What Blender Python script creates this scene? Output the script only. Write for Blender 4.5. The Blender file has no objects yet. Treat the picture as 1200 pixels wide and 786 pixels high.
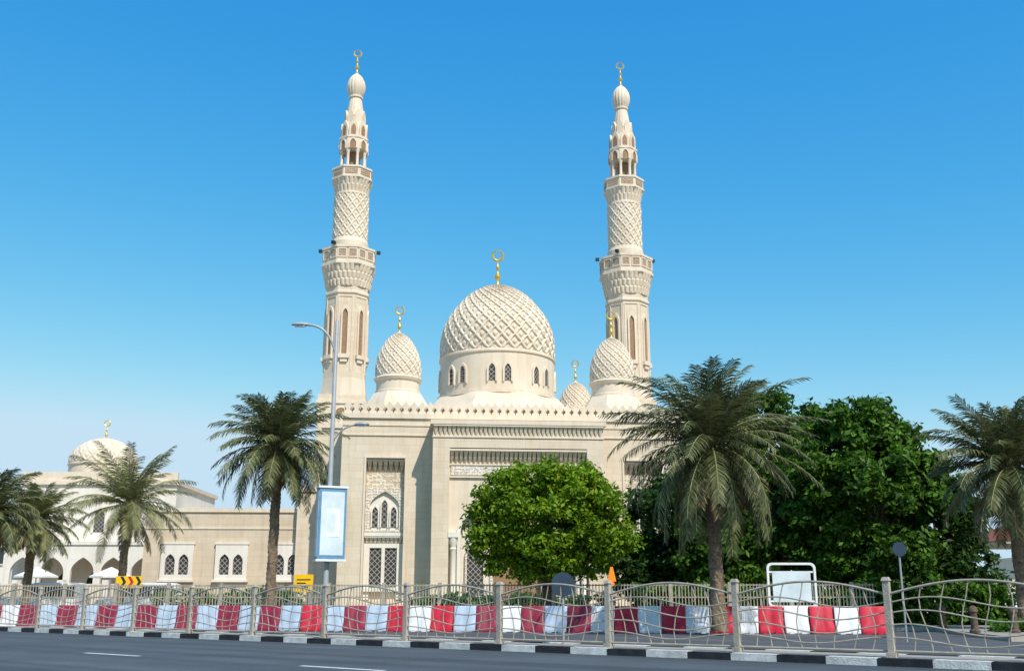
import bpy, bmesh, math, random
import numpy as np
from mathutils import Matrix, Vector
R=random.Random(7); NR=np.random.default_rng(7)
rad=math.radians; pi=math.pi; sin=math.sin; cos=math.cos
S=bpy.context.scene
S.view_settings.view_transform='Standard'; S.view_settings.look='None'; S.view_settings.exposure=0
# ------------------------------------------------------------ materials
def newmat(name):
    m=bpy.data.materials.new(name); m.use_nodes=True; nt=m.node_tree; nt.nodes.clear()
    o=nt.nodes.new('ShaderNodeOutputMaterial'); b=nt.nodes.new('ShaderNodeBsdfPrincipled')
    nt.links.new(b.outputs[0],o.inputs[0]); return m,nt,b,o
def N(nt,t,**kw):
    n=nt.nodes.new(t)
    for k,v in kw.items():
        if k in n.inputs.keys(): n.inputs[k].default_value=v
        else: setattr(n,k,v)
    return n
def rgba(c,f=1): return (min(1,c[0]*f),min(1,c[1]*f),min(1,c[2]*f),1)
def ramp(nt,fac,p0,c0,p1,c1):
    r=nt.nodes.new('ShaderNodeValToRGB'); e=r.color_ramp.elements
    e[0].position=p0; e[0].color=c0; e[1].position=p1; e[1].color=c1
    nt.links.new(fac,r.inputs[0]); return r.outputs[0]
def mul(nt,a,b,f=1.0):
    m=nt.nodes.new('ShaderNodeMix'); m.data_type='RGBA'; m.blend_type='MULTIPLY'; m.inputs[0].default_value=f
    nt.links.new(a,m.inputs[6]); nt.links.new(b,m.inputs[7]); return m.outputs[2]
def simple(name,c,rough=.7,scale=3,v=.2,bump=.15,bscale=30,metal=0,stretch=None,spec=.3):
    m,nt,b,o=newmat(name); tc=N(nt,'ShaderNodeTexCoord'); src=tc.outputs['Object']
    if stretch:
        mp=N(nt,'ShaderNodeMapping'); mp.inputs['Scale'].default_value=stretch; nt.links.new(src,mp.inputs[0]); src=mp.outputs[0]
    n=N(nt,'ShaderNodeTexNoise',Scale=scale,Detail=6.0,Roughness=.65); nt.links.new(src,n.inputs['Vector'])
    nt.links.new(ramp(nt,n.outputs[0],.3,rgba(c,1-v),.7,rgba(c,1+v)),b.inputs['Base Color'])
    b.inputs['Roughness'].default_value=rough; b.inputs['Metallic'].default_value=metal
    b.inputs['Specular IOR Level'].default_value=spec
    if bump:
        n2=N(nt,'ShaderNodeTexNoise',Scale=bscale,Detail=5.0); nt.links.new(tc.outputs['Object'],n2.inputs['Vector'])
        bp=N(nt,'ShaderNodeBump',Strength=bump,Distance=.05); nt.links.new(n2.outputs[0],bp.inputs['Height']); nt.links.new(bp.outputs[0],b.inputs['Normal'])
    return m
def stone(name,c,blocks=True,carved=0,cs=6,bw=.8,bh=.4):
    m,nt,b,o=newmat(name); tc=N(nt,'ShaderNodeTexCoord')
    sp=N(nt,'ShaderNodeSeparateXYZ'); nt.links.new(tc.outputs['Object'],sp.inputs[0])
    ad=N(nt,'ShaderNodeMath',operation='ADD'); nt.links.new(sp.outputs[0],ad.inputs[0]); nt.links.new(sp.outputs[1],ad.inputs[1])
    cb=N(nt,'ShaderNodeCombineXYZ'); nt.links.new(ad.outputs[0],cb.inputs[0]); nt.links.new(sp.outputs[2],cb.inputs[1])
    mp=N(nt,'ShaderNodeMapping'); mp.inputs['Scale'].default_value=(1.6,1.6,.14); nt.links.new(tc.outputs['Object'],mp.inputs[0])
    st=N(nt,'ShaderNodeTexNoise',Scale=1.3,Detail=7.0,Roughness=.7); nt.links.new(mp.outputs[0],st.inputs['Vector'])
    bl=N(nt,'ShaderNodeTexNoise',Scale=.5,Detail=8.0,Roughness=.6); nt.links.new(tc.outputs['Object'],bl.inputs['Vector'])
    stc=ramp(nt,st.outputs[0],.3,(.88,.84,.79,1),.54,(1,1,1,1))
    blc=ramp(nt,bl.outputs[0],.3,(.91,.89,.86,1),.6,(1.0,1.0,1.0,1))
    fine=N(nt,'ShaderNodeTexNoise',Scale=14.0,Detail=6.0); nt.links.new(tc.outputs['Object'],fine.inputs['Vector'])
    h=fine.outputs[0]; dist=.01; strg=.35
    if blocks:
        br=N(nt,'ShaderNodeTexBrick'); br.inputs['Scale'].default_value=1; br.inputs['Brick Width'].default_value=bw; br.inputs['Row Height'].default_value=bh
        br.inputs['Mortar Size'].default_value=.006; br.inputs['Mortar Smooth'].default_value=.2
        br.inputs['Color1'].default_value=rgba(c,.95); br.inputs['Color2'].default_value=rgba(c,1.035); br.inputs['Mortar'].default_value=rgba(c,.74)
        nt.links.new(cb.outputs[0],br.inputs['Vector']); col=br.outputs['Color']
        mt=N(nt,'ShaderNodeMath',operation='MULTIPLY_ADD'); nt.links.new(br.outputs['Fac'],mt.inputs[0]); mt.inputs[1].default_value=-1.0; nt.links.new(fine.outputs[0],mt.inputs[2]); h=mt.outputs[0]
    else:
        cc=N(nt,'ShaderNodeRGB'); cc.outputs[0].default_value=rgba(c); col=cc.outputs[0]
    if carved:
        vo=N(nt,'ShaderNodeTexVoronoi',Scale=float(cs)); vo.feature='SMOOTH_F1'; vo.inputs['Randomness'].default_value=.35; nt.links.new(cb.outputs[0],vo.inputs['Vector'])
        w=N(nt,'ShaderNodeMath',operation='SINE'); k=N(nt,'ShaderNodeMath',operation='MULTIPLY'); nt.links.new(vo.outputs['Distance'],k.inputs[0]); k.inputs[1].default_value=16
        nt.links.new(k.outputs[0],w.inputs[0]); h=w.outputs[0]; dist=.02*carved; strg=.6
        col=mul(nt,col,ramp(nt,w.outputs[0],.0,(.80,.76,.72,1),.5,(1,1,1,1)))
    col=mul(nt,mul(nt,col,stc),blc)
    nt.links.new(col,b.inputs['Base Color']); b.inputs['Roughness'].default_value=.85; b.inputs['Specular IOR Level'].default_value=.2
    bp=N(nt,'ShaderNodeBump',Strength=strg,Distance=dist); nt.links.new(h,bp.inputs['Height']); nt.links.new(bp.outputs[0],b.inputs['Normal'])
    return m
SW=(.76,.71,.63)
M={}
M['block']=stone('sandstone_blocks',(.70,.59,.455))
M['plain']=stone('sandstone_plain',(.72,.62,.49),blocks=False)
M['carv']=stone('sandstone_carved',(.72,.63,.50),blocks=False,carved=1,cs=4)
M['white']=stone('alabaster',SW,blocks=False)
M['wcarv']=stone('alabaster_carved',SW,blocks=False,carved=1,cs=6)
M['dome']=stone('dome_stone',(.72,.625,.50),blocks=False)
M['lowblock']=stone('annex_blocks',(.62,.515,.385))
M['brownlat']=stone('pierced_panel',(.48,.37,.27),blocks=False,carved=1.5,cs=7)
M['gold']=simple('gilded_metal',(.85,.54,.10),.35,metal=.7,bump=0,v=.1)
def lattice():
    m,nt,b,o=newmat('window_lattice'); tc=N(nt,'ShaderNodeTexCoord'); sp=N(nt,'ShaderNodeSeparateXYZ'); nt.links.new(tc.outputs['Object'],sp.inputs[0])
    s=N(nt,'ShaderNodeMath',operation='ADD'); nt.links.new(sp.outputs[0],s.inputs[0]); nt.links.new(sp.outputs[1],s.inputs[1])
    outs=[]
    for op in('ADD','SUBTRACT'):
        a=N(nt,'ShaderNodeMath',operation=op); nt.links.new(s.outputs[0],a.inputs[0]); nt.links.new(sp.outputs[2],a.inputs[1])
        p=N(nt,'ShaderNodeMath',operation='PINGPONG'); nt.links.new(a.outputs[0],p.inputs[0]); p.inputs[1].default_value=.16; outs.append(p)
    mi=N(nt,'ShaderNodeMath',operation='MINIMUM'); nt.links.new(outs[0].outputs[0],mi.inputs[0]); nt.links.new(outs[1].outputs[0],mi.inputs[1])
    nt.links.new(ramp(nt,mi.outputs[0],.02,(.36,.31,.26,1),.03,(.028,.03,.033,1)),b.inputs['Base Color']); b.inputs['Roughness'].default_value=.5
    return m
M['lat']=lattice()
M['brown']=simple('wood_lattice_brown',(.30,.18,.10),.6,scale=12,v=.5,bump=.5)
M['dark']=simple('dark_opening',(.02,.018,.016),.6,bump=0)
M['glass']=simple('dark_glass',(.03,.035,.04),.12,bump=0,spec=.6)
M['metal']=simple('grey_painted_steel',(.30,.32,.33),.45,v=.12,bump=0,spec=.5)
M['wmetal']=simple('white_painted_steel',(.75,.77,.78),.45,v=.08,bump=0)
M['fence']=simple('cream_painted_fence',(.36,.325,.255),.5,scale=5,v=.25,bump=.1)
M['fpost']=simple('fence_post_concrete',(.38,.34,.275),.8,scale=6,v=.25,bump=.3)
M['red']=simple('red_plastic',(.52,.02,.045),.5,scale=2.5,v=.3,bump=.05)
M['wpl']=simple('white_plastic',(.72,.72,.73),.5,scale=2.5,v=.12,bump=.05)
M['red_shade']=simple('shaded_red_plastic',(.25,.022,.05),.5,scale=2.5,v=.35,bump=.05)  # darker copy of the red plastic, shade put into its colour
M['wpl_shade']=simple('shaded_white_plastic',(.40,.49,.60),.5,scale=2.5,v=.2,bump=.05)  # white plastic again, tinted blue to paint in the shade
M['blue']=simple('blue_banner_frame',(.12,.26,.40),.5,v=.15,bump=0)
M['pale']=simple('pale_banner',(.60,.69,.73),.5,scale=1.5,v=.14,bump=0)
M['yel']=simple('yellow_sign',(.85,.50,.01),.5,v=.06,bump=0)
M['org']=simple('orange_plastic',(.9,.26,.02),.4,v=.08,bump=0)
M['blk']=simple('black_paint',(.025,.025,.028),.6,scale=4,v=.5,bump=.2)
M['kw']=simple('white_kerb_paint',(.62,.61,.57),.7,scale=4,v=.3,bump=.3)
M['bluegrey']=simple('sign_back_steel',(.025,.045,.075),.55,v=.15,bump=0,spec=.3)
M['roofred']=simple('red_tile_roof',(.22,.07,.045),.8,scale=6,v=.3,bump=.5)
M['bark']=simple('bark',(.12,.085,.06),.9,scale=8,v=.45,bump=.8,bscale=14)
M['pbark']=simple('palm_bark',(.20,.145,.095),.95,scale=9,v=.5,bump=.9,bscale=16)
M['canvas']=simple('white_canvas',(.72,.70,.66),.8,v=.1,bump=.1)
M['carwhite']=simple('white_car_paint',(.72,.73,.74),.25,v=.03,bump=0,spec=.6)
M['cargrey']=simple('grey_car_paint',(.16,.17,.18),.25,v=.03,bump=0,spec=.6)
M['tyre']=simple('tyre_rubber',(.02,.02,.02),.8,bump=0)
def asphalt(name,c):
    m,nt,b,o=newmat(name); tc=N(nt,'ShaderNodeTexCoord')
    a=N(nt,'ShaderNodeTexNoise',Scale=.35,Detail=8.0,Roughness=.65); f=N(nt,'ShaderNodeTexNoise',Scale=70.0,Detail=4.0)
    rm=N(nt,'ShaderNodeMapping'); rm.inputs['Rotation'].default_value=(0,0,rad(38.1)); nt.links.new(tc.outputs['Object'],rm.inputs[0])
    mp=N(nt,'ShaderNodeMapping'); mp.inputs['Scale'].default_value=(.05,1.2,1)
    nt.links.new(rm.outputs[0],mp.inputs[0]); t=N(nt,'ShaderNodeTexNoise',Scale=1.0,Detail=5.0); nt.links.new(mp.outputs[0],t.inputs['Vector'])
    for n in(a,f): nt.links.new(tc.outputs['Object'],n.inputs['Vector'])
    col=ramp(nt,a.outputs[0],.3,rgba(c,.8),.7,rgba(c,1.25)); col=mul(nt,col,ramp(nt,t.outputs[0],.35,(.70,.70,.70,1),.65,(1.15,1.15,1.15,1)))
    col=mul(nt,col,ramp(nt,f.outputs[0],.3,(.6,.6,.6,1),.7,(1.3,1.3,1.3,1)))
    nt.links.new(col,b.inputs['Base Color']); b.inputs['Roughness'].default_value=.85
    bp=N(nt,'ShaderNodeBump',Strength=.5,Distance=.01); nt.links.new(f.outputs[0],bp.inputs['Height']); nt.links.new(bp.outputs[0],b.inputs['Normal'])
    return m
M['asph']=asphalt('asphalt',(.066,.078,.086))
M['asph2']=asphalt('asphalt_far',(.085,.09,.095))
M['pave']=stone('paving',(.46,.42,.36),blocks=True,bw=.6,bh=.6)
M['sand']=simple('dry_sandy_ground',(.36,.31,.24),.95,scale=.4,v=.2,bump=.4,bscale=6)
M['lawn']=simple('lawn_grass',(.07,.13,.03),.95,scale=1.5,v=.4,bump=.8,bscale=25)
M['line']=simple('white_road_paint',(.66,.66,.64),.7,scale=7,v=.2,bump=.1)
def leafmat(name,c1,c2,trans=.35):
    m,nt,b,o=newmat(name); nt.nodes.remove(b)
    g=N(nt,'ShaderNodeNewGeometry'); tc=N(nt,'ShaderNodeTexCoord')
    col=ramp(nt,g.outputs['Random Per Island'],0,rgba(c1),1,rgba(c2))
    n=N(nt,'ShaderNodeTexNoise',Scale=.9,Detail=3.0); nt.links.new(tc.outputs['Object'],n.inputs['Vector'])
    col=mul(nt,col,ramp(nt,n.outputs[0],.35,(.62,.66,.6,1),.65,(1.15,1.12,1.0,1)))
    d=N(nt,'ShaderNodeBsdfPrincipled'); d.inputs['Roughness'].default_value=.5; d.inputs['Specular IOR Level'].default_value=.25
    t=N(nt,'ShaderNodeBsdfTranslucent'); nt.links.new(col,d.inputs['Base Color']); nt.links.new(col,t.inputs[0])
    mx=N(nt,'ShaderNodeMixShader'); mx.inputs[0].default_value=trans; nt.links.new(d.outputs[0],mx.inputs[1]); nt.links.new(t.outputs[0],mx.inputs[2]); nt.links.new(mx.outputs[0],o.inputs[0])
    return m
M['ficus']=leafmat('ficus_leaves',(.08,.19,.008),(.27,.40,.015))
M['leafd']=leafmat('dark_broad_leaves',(.03,.085,.010),(.12,.25,.02))
M['leafdd']=leafmat('deep_green_leaves',(.018,.05,.010),(.06,.13,.02))
M['palm']=leafmat('palm_leaflets',(.055,.075,.028),(.21,.22,.10),.2)
M['palmy']=leafmat('pale_palm_leaflets',(.14,.16,.06),(.34,.33,.16),.2)
M['dead']=leafmat('dead_palm_leaflets',(.22,.15,.07),(.36,.27,.15),.1)
M['rach']=simple('palm_rachis',(.26,.25,.11),.6,v=.2,bump=0)
M['hedge']=leafmat('hedge_leaves',(.04,.12,.015),(.12,.26,.03))
# ------------------------------------------------------------ mesh builder
class MB:
    def __init__(s): s.v=[];s.f=[];s.m=[];s.mats=[];s.M=Matrix.Identity(4)
    def mi(s,k):
        if k not in s.mats: s.mats.append(k)
        return s.mats.index(k)
    def add(s,vs,fs,k):
        o=len(s.v); i=s.mi(k)
        for v in vs: s.v.append(tuple(s.M@Vector(v)))
        for f in fs: s.f.append([a+o for a in f]); s.m.append(i)
    def make(s,name,parent=None,smooth=35,loc=(0,0,0),rz=0):
        me=bpy.data.meshes.new(name); me.from_pydata(s.v,[],s.f)
        for k in s.mats: me.materials.append(M[k])
        me.polygons.foreach_set('material_index',s.m)
        bm=bmesh.new(); bm.from_mesh(me); bmesh.ops.recalc_face_normals(bm,faces=bm.faces); bm.to_mesh(me); bm.free()
        if smooth:
            me.polygons.foreach_set('use_smooth',[True]*len(me.polygons)); me.set_sharp_from_angle(angle=rad(smooth))
        me.update(); ob=bpy.data.objects.new(name,me); S.collection.objects.link(ob)
        ob.location=loc; ob.rotation_euler=(0,0,rz)
        if parent: ob.parent=parent
        return ob
def empty(name,loc=(0,0,0),rz=0):
    e=bpy.data.objects.new(name,None); S.collection.objects.link(e); e.location=loc; e.rotation_euler=(0,0,rz); return e
BF=[(0,1,2,3),(4,7,6,5),(0,4,5,1),(1,5,6,2),(2,6,7,3),(3,7,4,0)]
def box(mb,x0,x1,y0,y1,z0,z1,k,tp=None):
    a=[(x0,y0,z0),(x1,y0,z0),(x1,y1,z0),(x0,y1,z0)]
    if tp: b=[(x0+tp,y0+tp,z1),(x1-tp,y0+tp,z1),(x1-tp,y1-tp,z1),(x0+tp,y1-tp,z1)]
    else: b=[(x0,y0,z1),(x1,y0,z1),(x1,y1,z1),(x0,y1,z1)]
    mb.add(a+b,BF,k)
def poly(th,ns,rot=0):
    w=2*pi/ns; return cos(pi/ns)/cos(((th-rot)%w)-pi/ns)
def rev(mb,cx,cy,prof,n,k,disp=None,ns=0,rot=0,cap=True):
    vs=[];fs=[];L=len(prof)
    for i,(r,z) in enumerate(prof):
        for j in range(n):
            t=2*pi*j/n; q=r
            if ns: q=r*poly(t,ns,rot)
            if disp: q=max(.001,q+disp(t,z,i))
            vs.append((cx+q*cos(t),cy+q*sin(t),z))
    for i in range(L-1):
        for j in range(n):
            a=i*n+j;b=i*n+(j+1)%n; fs.append((a,b,b+n,a+n))
    if cap: fs.append(tuple(range(n))[::-1]); fs.append(tuple((L-1)*n+j for j in range(n)))
    mb.add(vs,fs,k)
def tube(mb,pts,r,k,n=6,r1=None):
    vs=[];fs=[];P=[Vector(p) for p in pts];L=len(P)
    for i,p in enumerate(P):
        d=(P[min(i+1,L-1)]-P[max(i-1,0)]).normalized()
        u=d.cross(Vector((0,0,1)) if abs(d.z)<.9 else Vector((1,0,0))).normalized(); w=d.cross(u)
        q=r if r1 is None else r+(r1-r)*i/(L-1)
        for j in range(n):
            t=2*pi*j/n; vs.append(tuple(p+u*q*cos(t)+w*q*sin(t)))
    for i in range(L-1):
        for j in range(n):
            a=i*n+j;b=i*n+(j+1)%n; fs.append((a,b,b+n,a+n))
    fs.append(tuple(range(n))); fs.append(tuple((L-1)*n+j for j in range(n)))
    mb.add(vs,fs,k)
def arch(cx,w,z0,zs,za,n=10):
    L=[(cx-w/2,z0)]
    for i in range(n+1):
        a=i/n; L.append((cx-(w/2)*(1-a*a),zs+(za-zs)*(1.18*a-.18*a*a)))
    Rr=[(2*cx-x,z) for x,z in L[::-1]][1:]
    return L+Rr
def rect(x0,x1,z0,z1): return [(x0,z0),(x0,z1),(x1,z1),(x1,z0)]
def plate(mb,outer,holes,y0,y1,k):
    cu=bpy.data.curves.new('t','CURVE'); cu.dimensions='2D'; cu.fill_mode='BOTH'; cu.extrude=abs(y1-y0)/2
    for pl in [outer]+holes:
        s=cu.splines.new('POLY'); s.points.add(len(pl)-1)
        for i,(x,z) in enumerate(pl): s.points[i].co=(x,z,0,1)
        s.use_cyclic_u=True
    ob=bpy.data.objects.new('t',cu); S.collection.objects.link(ob); dg=bpy.context.evaluated_depsgraph_get(); dg.update()
    me=bpy.data.meshes.new_from_object(ob.evaluated_get(dg)); ym=(y0+y1)/2
    mb.add([(v.co.x,ym+v.co.z,v.co.y) for v in me.vertices],[tuple(p.vertices) for p in me.polygons],k)
    bpy.data.objects.remove(ob); bpy.data.curves.remove(cu); bpy.data.meshes.remove(me)
def prism(mb,pl,y0,y1,k):
    n=len(pl); vs=[(x,y0,z) for x,z in pl]+[(x,y1,z) for x,z in pl]
    fs=[tuple(range(n)),tuple(range(2*n-1,n-1,-1))]+[(i,(i+1)%n,(i+1)%n+n,i+n) for i in range(n)]
    mb.add(vs,fs,k)
def ring(mb,pin,pout,y0,y1,k):
    n=len(pin); vs=[(x,y0,z) for x,z in pout]+[(x,y0,z) for x,z in pin]+[(x,y1,z) for x,z in pout]+[(x,y1,z) for x,z in pin]; fs=[]
    for i in range(n-1):
        fs+=[(i,i+1,n+i+1,n+i),(i,2*n+i,2*n+i+1,i+1),(n+i,n+i+1,3*n+i+1,3*n+i),(2*n+i,3*n+i,3*n+i+1,2*n+i+1)]
    fs+=[(0,n,3*n,2*n),(n-1,3*n-1,4*n-1,2*n-1)]
    mb.add(vs,fs,k)
def box_t(mb,c,w0,w1,y,d0,d1,z0,z1,k):
    mb.add([(c-w0,y-d0,z0),(c+w0,y-d0,z0),(c+w0,y,z0),(c-w0,y,z0),(c-w1,y-d1,z1),(c+w1,y-d1,z1),(c+w1,y,z1),(c-w1,y,z1)],BF,k)
def muq(mb,x0,x1,y,z0,z1,n,d,k,ledge=True):
    p=(x1-x0)/n; hz=(z1-z0)
    if ledge: box(mb,x0-.03,x1+.03,y-d-.05,y,z1-.14*hz,z1,k)
    zt=z1-.14*hz; zm=z0+.45*(zt-z0)
    for i in range(n):
        c=x0+p*(i+.5); box_t(mb,c,p*.1,p*.32,y,.03,d*.55,z0,zm,k)
    for i in range(n):
        c=x0+p*(i+.5); box_t(mb,c,p*.3,p*.45,y,d*.4,d,zm,zt,k)
def face(cx,cy,phi): return Matrix.Translation((cx,cy,0))@Matrix.Rotation(phi+pi/2,4,'Z')
def merlons(mb,x0,x1,y,z,k,pitch=.5,h=.78):
    n=max(1,round((x1-x0)/pitch)); p=(x1-x0)/n
    for i in range(n):
        c=x0+p*(i+.5); a=p/2-.02
        o=[(-a,0),(-a,.12),(-a*.55,.2),(-a*.55,.3),(-a,.4),(-a*.95,.5),(-a*.45,.62),(0,h)]
        o=[(c+u,z+v) for u,v in o]; o=o+[(2*c-u,v) for u,v in o[::-1]][1:]
        prism(mb,o,y,y+.18,k)
# ------------------------------------------------------------ mosque
mosque=empty('mosque',(.4,60,0),rad(5.3))
def dome_profile(Rr,z0,h,rows,bulge=.06):
    pr=[]
    for i in range(rows+1):
        a=i/rows; ang=a*pi/2
        r=Rr*(cos(ang)**.92 if a<1 else 0)+Rr*bulge*sin(min(1,a*1.9)*pi)*.6
        pr.append((max(r,.01),z0+h*(sin(ang)**1.02)+h*.05*a**6))
    return pr
def lattice_dome(mb,cx,cy,Rr,z0,h,n,rows,ND,amp,k='dome'):
    pr=dome_profile(Rr,z0,h,rows); s=[0]
    for i in range(rows):
        r=max((pr[i][0]+pr[i+1][0])/2,.05); s.append(s[-1]+math.hypot(pr[i+1][0]-pr[i][0],pr[i+1][1]-pr[i][1])/r)
    def d(t,z,i):
        q=ND*s[i]/(2*pi)*.85; u=ND*t/(2*pi)
        a=(u+q)%1; b=(u-q)%1
        wv=.05*sin(2*pi*(u*2)); 
        da=min(a,1-a); db=min(b,1-b)
        v=max(0,1-min(da,db)/(.15+wv)); v=min(1,v*2.0)
        ca=abs(a-.5); cb=abs(b-.5); v2=max(0,1-max(ca,cb)/.24); v2=min(1,v2*3)*.75
        f=min(1,(rows-i)/rows*6)*min(1,i/3)
        return amp*(max(v,v2)-.5)*f
    rev(mb,cx,cy,pr,n,k,d,cap=False)
def finial(mb,cx,cy,z,h,s=1,rz=0):
    pr=[(.10,0),(.16,.03),(.07,.1),(.06,.16),(.17,.22),(.2,.28),(.12,.34),(.05,.38),(.05,.44),(.12,.48),(.13,.52),(.05,.57),(.03,.62),(.03,.70)]
    rev(mb,cx,cy,[(r*s,z+q*h) for r,q in pr],12,'gold')
    rr=.135*h; c=z+.70*h+rr
    mo=mb.M; mb.M=mo@Matrix.Translation((cx,cy,c))@Matrix.Rotation(rz,4,'Z')
    n=32; vs=[];fs=[]
    for i in range(n+1):
        a=pi/2+.06+(2*pi-.12)*i/n; w=.02*h*(.8+.8*sin(pi*i/n))
        for q,dy in((rr+w,0),(rr,.05*s),(rr-w,0),(rr,-.05*s)): vs.append((q*cos(a),dy,q*sin(a)))
    for i in range(n):
        for j in range(4): fs.append((i*4+j,i*4+(j+1)%4,i*4+4+(j+1)%4,i*4+4+j))
    mb.add(vs,fs,'gold'); mb.M=mo
mb=MB()
box(mb,-10.4,10.4,2.62,24,0,11.75,'block')
W=[]
for sx in(-1,1):
    c=sx*7.81; W.append(rect(c-1.15,c+1.15,.9,9.2))
plate(mb,rect(-10.45,10.45,0,11.6),W,2.0,2.6,'block')
for sx in(-1,1):
    c=sx*7.81
    ring(mb,[(c-1.15,.9),(c-1.15,9.2),(c+1.15,9.2),(c+1.15,.9)],[(c-1.27,.9),(c-1.27,9.32),(c+1.27,9.32),(c+1.27,.9)],1.93,2.02,'plain')
    muq(mb,c-1.12,c+1.12,2.6,8.45,9.15,7,.5,'plain')
    box(mb,c-1.14,c+1.14,2.5,2.6,7.45,8.4,'carv')
    plate(mb,rect(c-1.13,c+1.13,4.9,7.44),[arch(c,1.75,5.0,6.3,7.25)],2.38,2.58,'wcarv')
    box(mb,c-.9,c+.9,2.57,2.595,4.9,7.3,'white')
    for dx in(-.55,0,.55):
        top=6.75 if dx==0 else 6.35
        prism(mb,arch(c+dx,.34,5.15,top-.35,top,6),2.53,2.567,'lat')
        ring(mb,arch(c+dx,.34,5.15,top-.35,top,6),arch(c+dx,.5,5.15,top-.33,top+.1,6),2.46,2.565,'white')
    box(mb,c-1.14,c+1.14,2.3,2.6,4.62,4.86,'white')
    muq(mb,c-1.1,c+1.1,2.58,4.25,4.6,9,.2,'white')
    box(mb,c-1.14,c-.80,2.42,2.6,1.0,4.2,'white'); box(mb,c+.80,c+1.14,2.42,2.6,1.0,4.2,'white'); box(mb,c-.1,c+.1,2.44,2.6,1.7,4.0,'white')
    box(mb,c-.80,c+.80,2.45,2.6,3.95,4.2,'white'); box(mb,c-1.14,c+1.14,2.28,2.58,1.45,1.68,'white')
    box(mb,c-.8,c+.8,2.54,2.59,1.7,3.94,'lat')
box(mb,-10.5,10.5,1.88,2.62,11.6,11.9,'plain'); box(mb,-10.48,10.48,1.95,2.0,11.15,11.25,'plain'); box(mb,-10.48,10.48,1.93,2.0,10.55,10.63,'plain')
box(mb,-10.5,-5.2,1.9,2.0,0,.9,'plain'); box(mb,5.2,10.5,1.9,2.0,0,.9,'plain')
merlons(mb,-10.4,10.4,2.0,11.9,'plain')
box(mb,-10.36,10.36,2.3,2.4,11.9,12.45,'plain')
box(mb,-12.0,-10.4,6.0,18,0,11.6,'block'); box(mb,-12.1,-10.45,5.9,18.1,11.6,11.9,'plain'); merlons(mb,-12.0,-10.5,6.0,11.9,'plain')
box(mb,-13.4,-12.02,6.6,18,0,7.6,'block'); box(mb,-13.5,-12.03,6.5,18.1,7.6,7.85,'plain')
box(mb,10.4,12.0,6.0,18,0,11.6,'block'); box(mb,10.45,12.1,5.9,18.1,11.6,11.9,'plain'); merlons(mb,10.5,12.0,6.0,11.9,'plain')
for sx in(-10.45,10.27): box(mb,sx,sx+.18,2.7,24,11.75,12.5,'plain')
mb.make('main_hall',mosque)
mb=MB()
plate(mb,rect(-5.04,5.04,0,10.95),[rect(-4.05,4.05,.0001,9.6)],0,.5,'block')
box(mb,-5.04,5.04,.5,2.0,9.65,10.9,'block'); box(mb,-5.04,-4.06,.5,2,0,9.65,'block'); box(mb,4.06,5.04,.5,2,0,9.65,'block')
box(mb,-5.2,5.2,-.28,2.3,10.95,11.2,'plain')
muq(mb,-5.0,5.0,0,10.35,10.93,38,.2,'plain')
box(mb,-5.08,5.08,-.06,0,10.2,10.28,'plain')
muq(mb,-4.04,4.04,.5,8.75,9.55,30,.42,'plain')
plate(mb,rect(-4.04,4.04,0,9.6),[arch(0,6.7,.0001,4.7,7.3,14)],.5,.8,'plain')
box(mb,-3.95,3.95,.42,.5,8.05,8.6,'wcarv'); box(mb,-4.0,4.0,.38,.5,7.9,8.0,'plain'); box(mb,-4.0,4.0,.38,.5,8.63,8.71,'plain')
ring(mb,arch(0,6.7,.0,4.7,7.3,14),arch(0,7.1,.0,4.72,7.55,14),.4,.52,'white')
plate(mb,rect(-3.6,3.6,0,7.6),[arch(0,2.8,.0001,3.4,5.2,12)],1.2,1.35,'white')
for sx in(-1,1):
    c=sx*2.45
    prism(mb,arch(c,.95,1.3,3.4,4.1,8),1.13,1.17,'lat'); ring(mb,arch(c,.95,1.3,3.4,4.1,8),arch(c,1.2,1.2,3.45,4.3,8),1.05,1.2,'wcarv')
    box(mb,c-.75,c+.75,1.1,1.2,4.6,5.6,'wcarv')
    x=sx*3.78
    rev(mb,x,.25,[(.2,.4),(.24,.45),(.24,.6),(.16,.72),(.15,3.7),(.2,3.8),(.16,3.9),(.26,4.25),(.28,4.45)],16,'white')
    box(mb,x-.28,x+.28,-.03,.5,0,.4,'white'); box(mb,x-.3,x+.3,-.05,.5,4.45,4.75,'white')
box(mb,-1.4,1.4,1.5,1.6,0,5.0,'brown')
ring(mb,arch(0,2.8,.0,3.4,5.2,12),arch(0,3.2,.0,3.42,5.5,12),1.1,1.22,'wcarv')
box(mb,-5.5,5.5,-1.4,0,0,.3,'white'); box(mb,-5.2,5.2,-.9,0,.3,.55,'white')
mb.make('entrance_portal',mosque)
cx,cy=-.26,13.1; mb=MB()
rev(mb,cx,cy,[(6.2,11.75),(6.2,12.9),(6.05,13.1)],64,'plain',ns=8,rot=pi/8)
rev(mb,cx,cy,[(5.9,13.1),(5.7,13.3),(4.9,14.3),(4.62,14.7),(4.55,14.75)],64,'plain',ns=8,rot=pi/8)
rev(mb,cx,cy,[(4.35,14.7),(4.35,14.95),(4.15,15.0),(4.15,17.6),(4.25,17.65),(4.25,17.78),(4.15,17.85)],96,'plain')
lattice_dome(mb,cx,cy,4.12,17.84,5.55,560,190,28,.13)
for i in range(8):
    for dd in(-.13,.13):
        ph=rad(-92)+i*pi/4+dd; mb.M=face(cx,cy,ph)
        prism(mb,arch(0,.46,15.55,16.3,16.75,8),-4.17,-4.13,'lat')
        ring(mb,arch(0,.46,15.55,16.3,16.75,8),arch(0,.72,15.45,16.32,16.95,8),-4.26,-4.1,'plain')
mb.M=Matrix.Identity(4)
rev(mb,cx,cy,[(.6,23.3),(.35,23.55),(.2,23.65)],20,'dome')
mb.make('main_dome',mosque)
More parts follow.
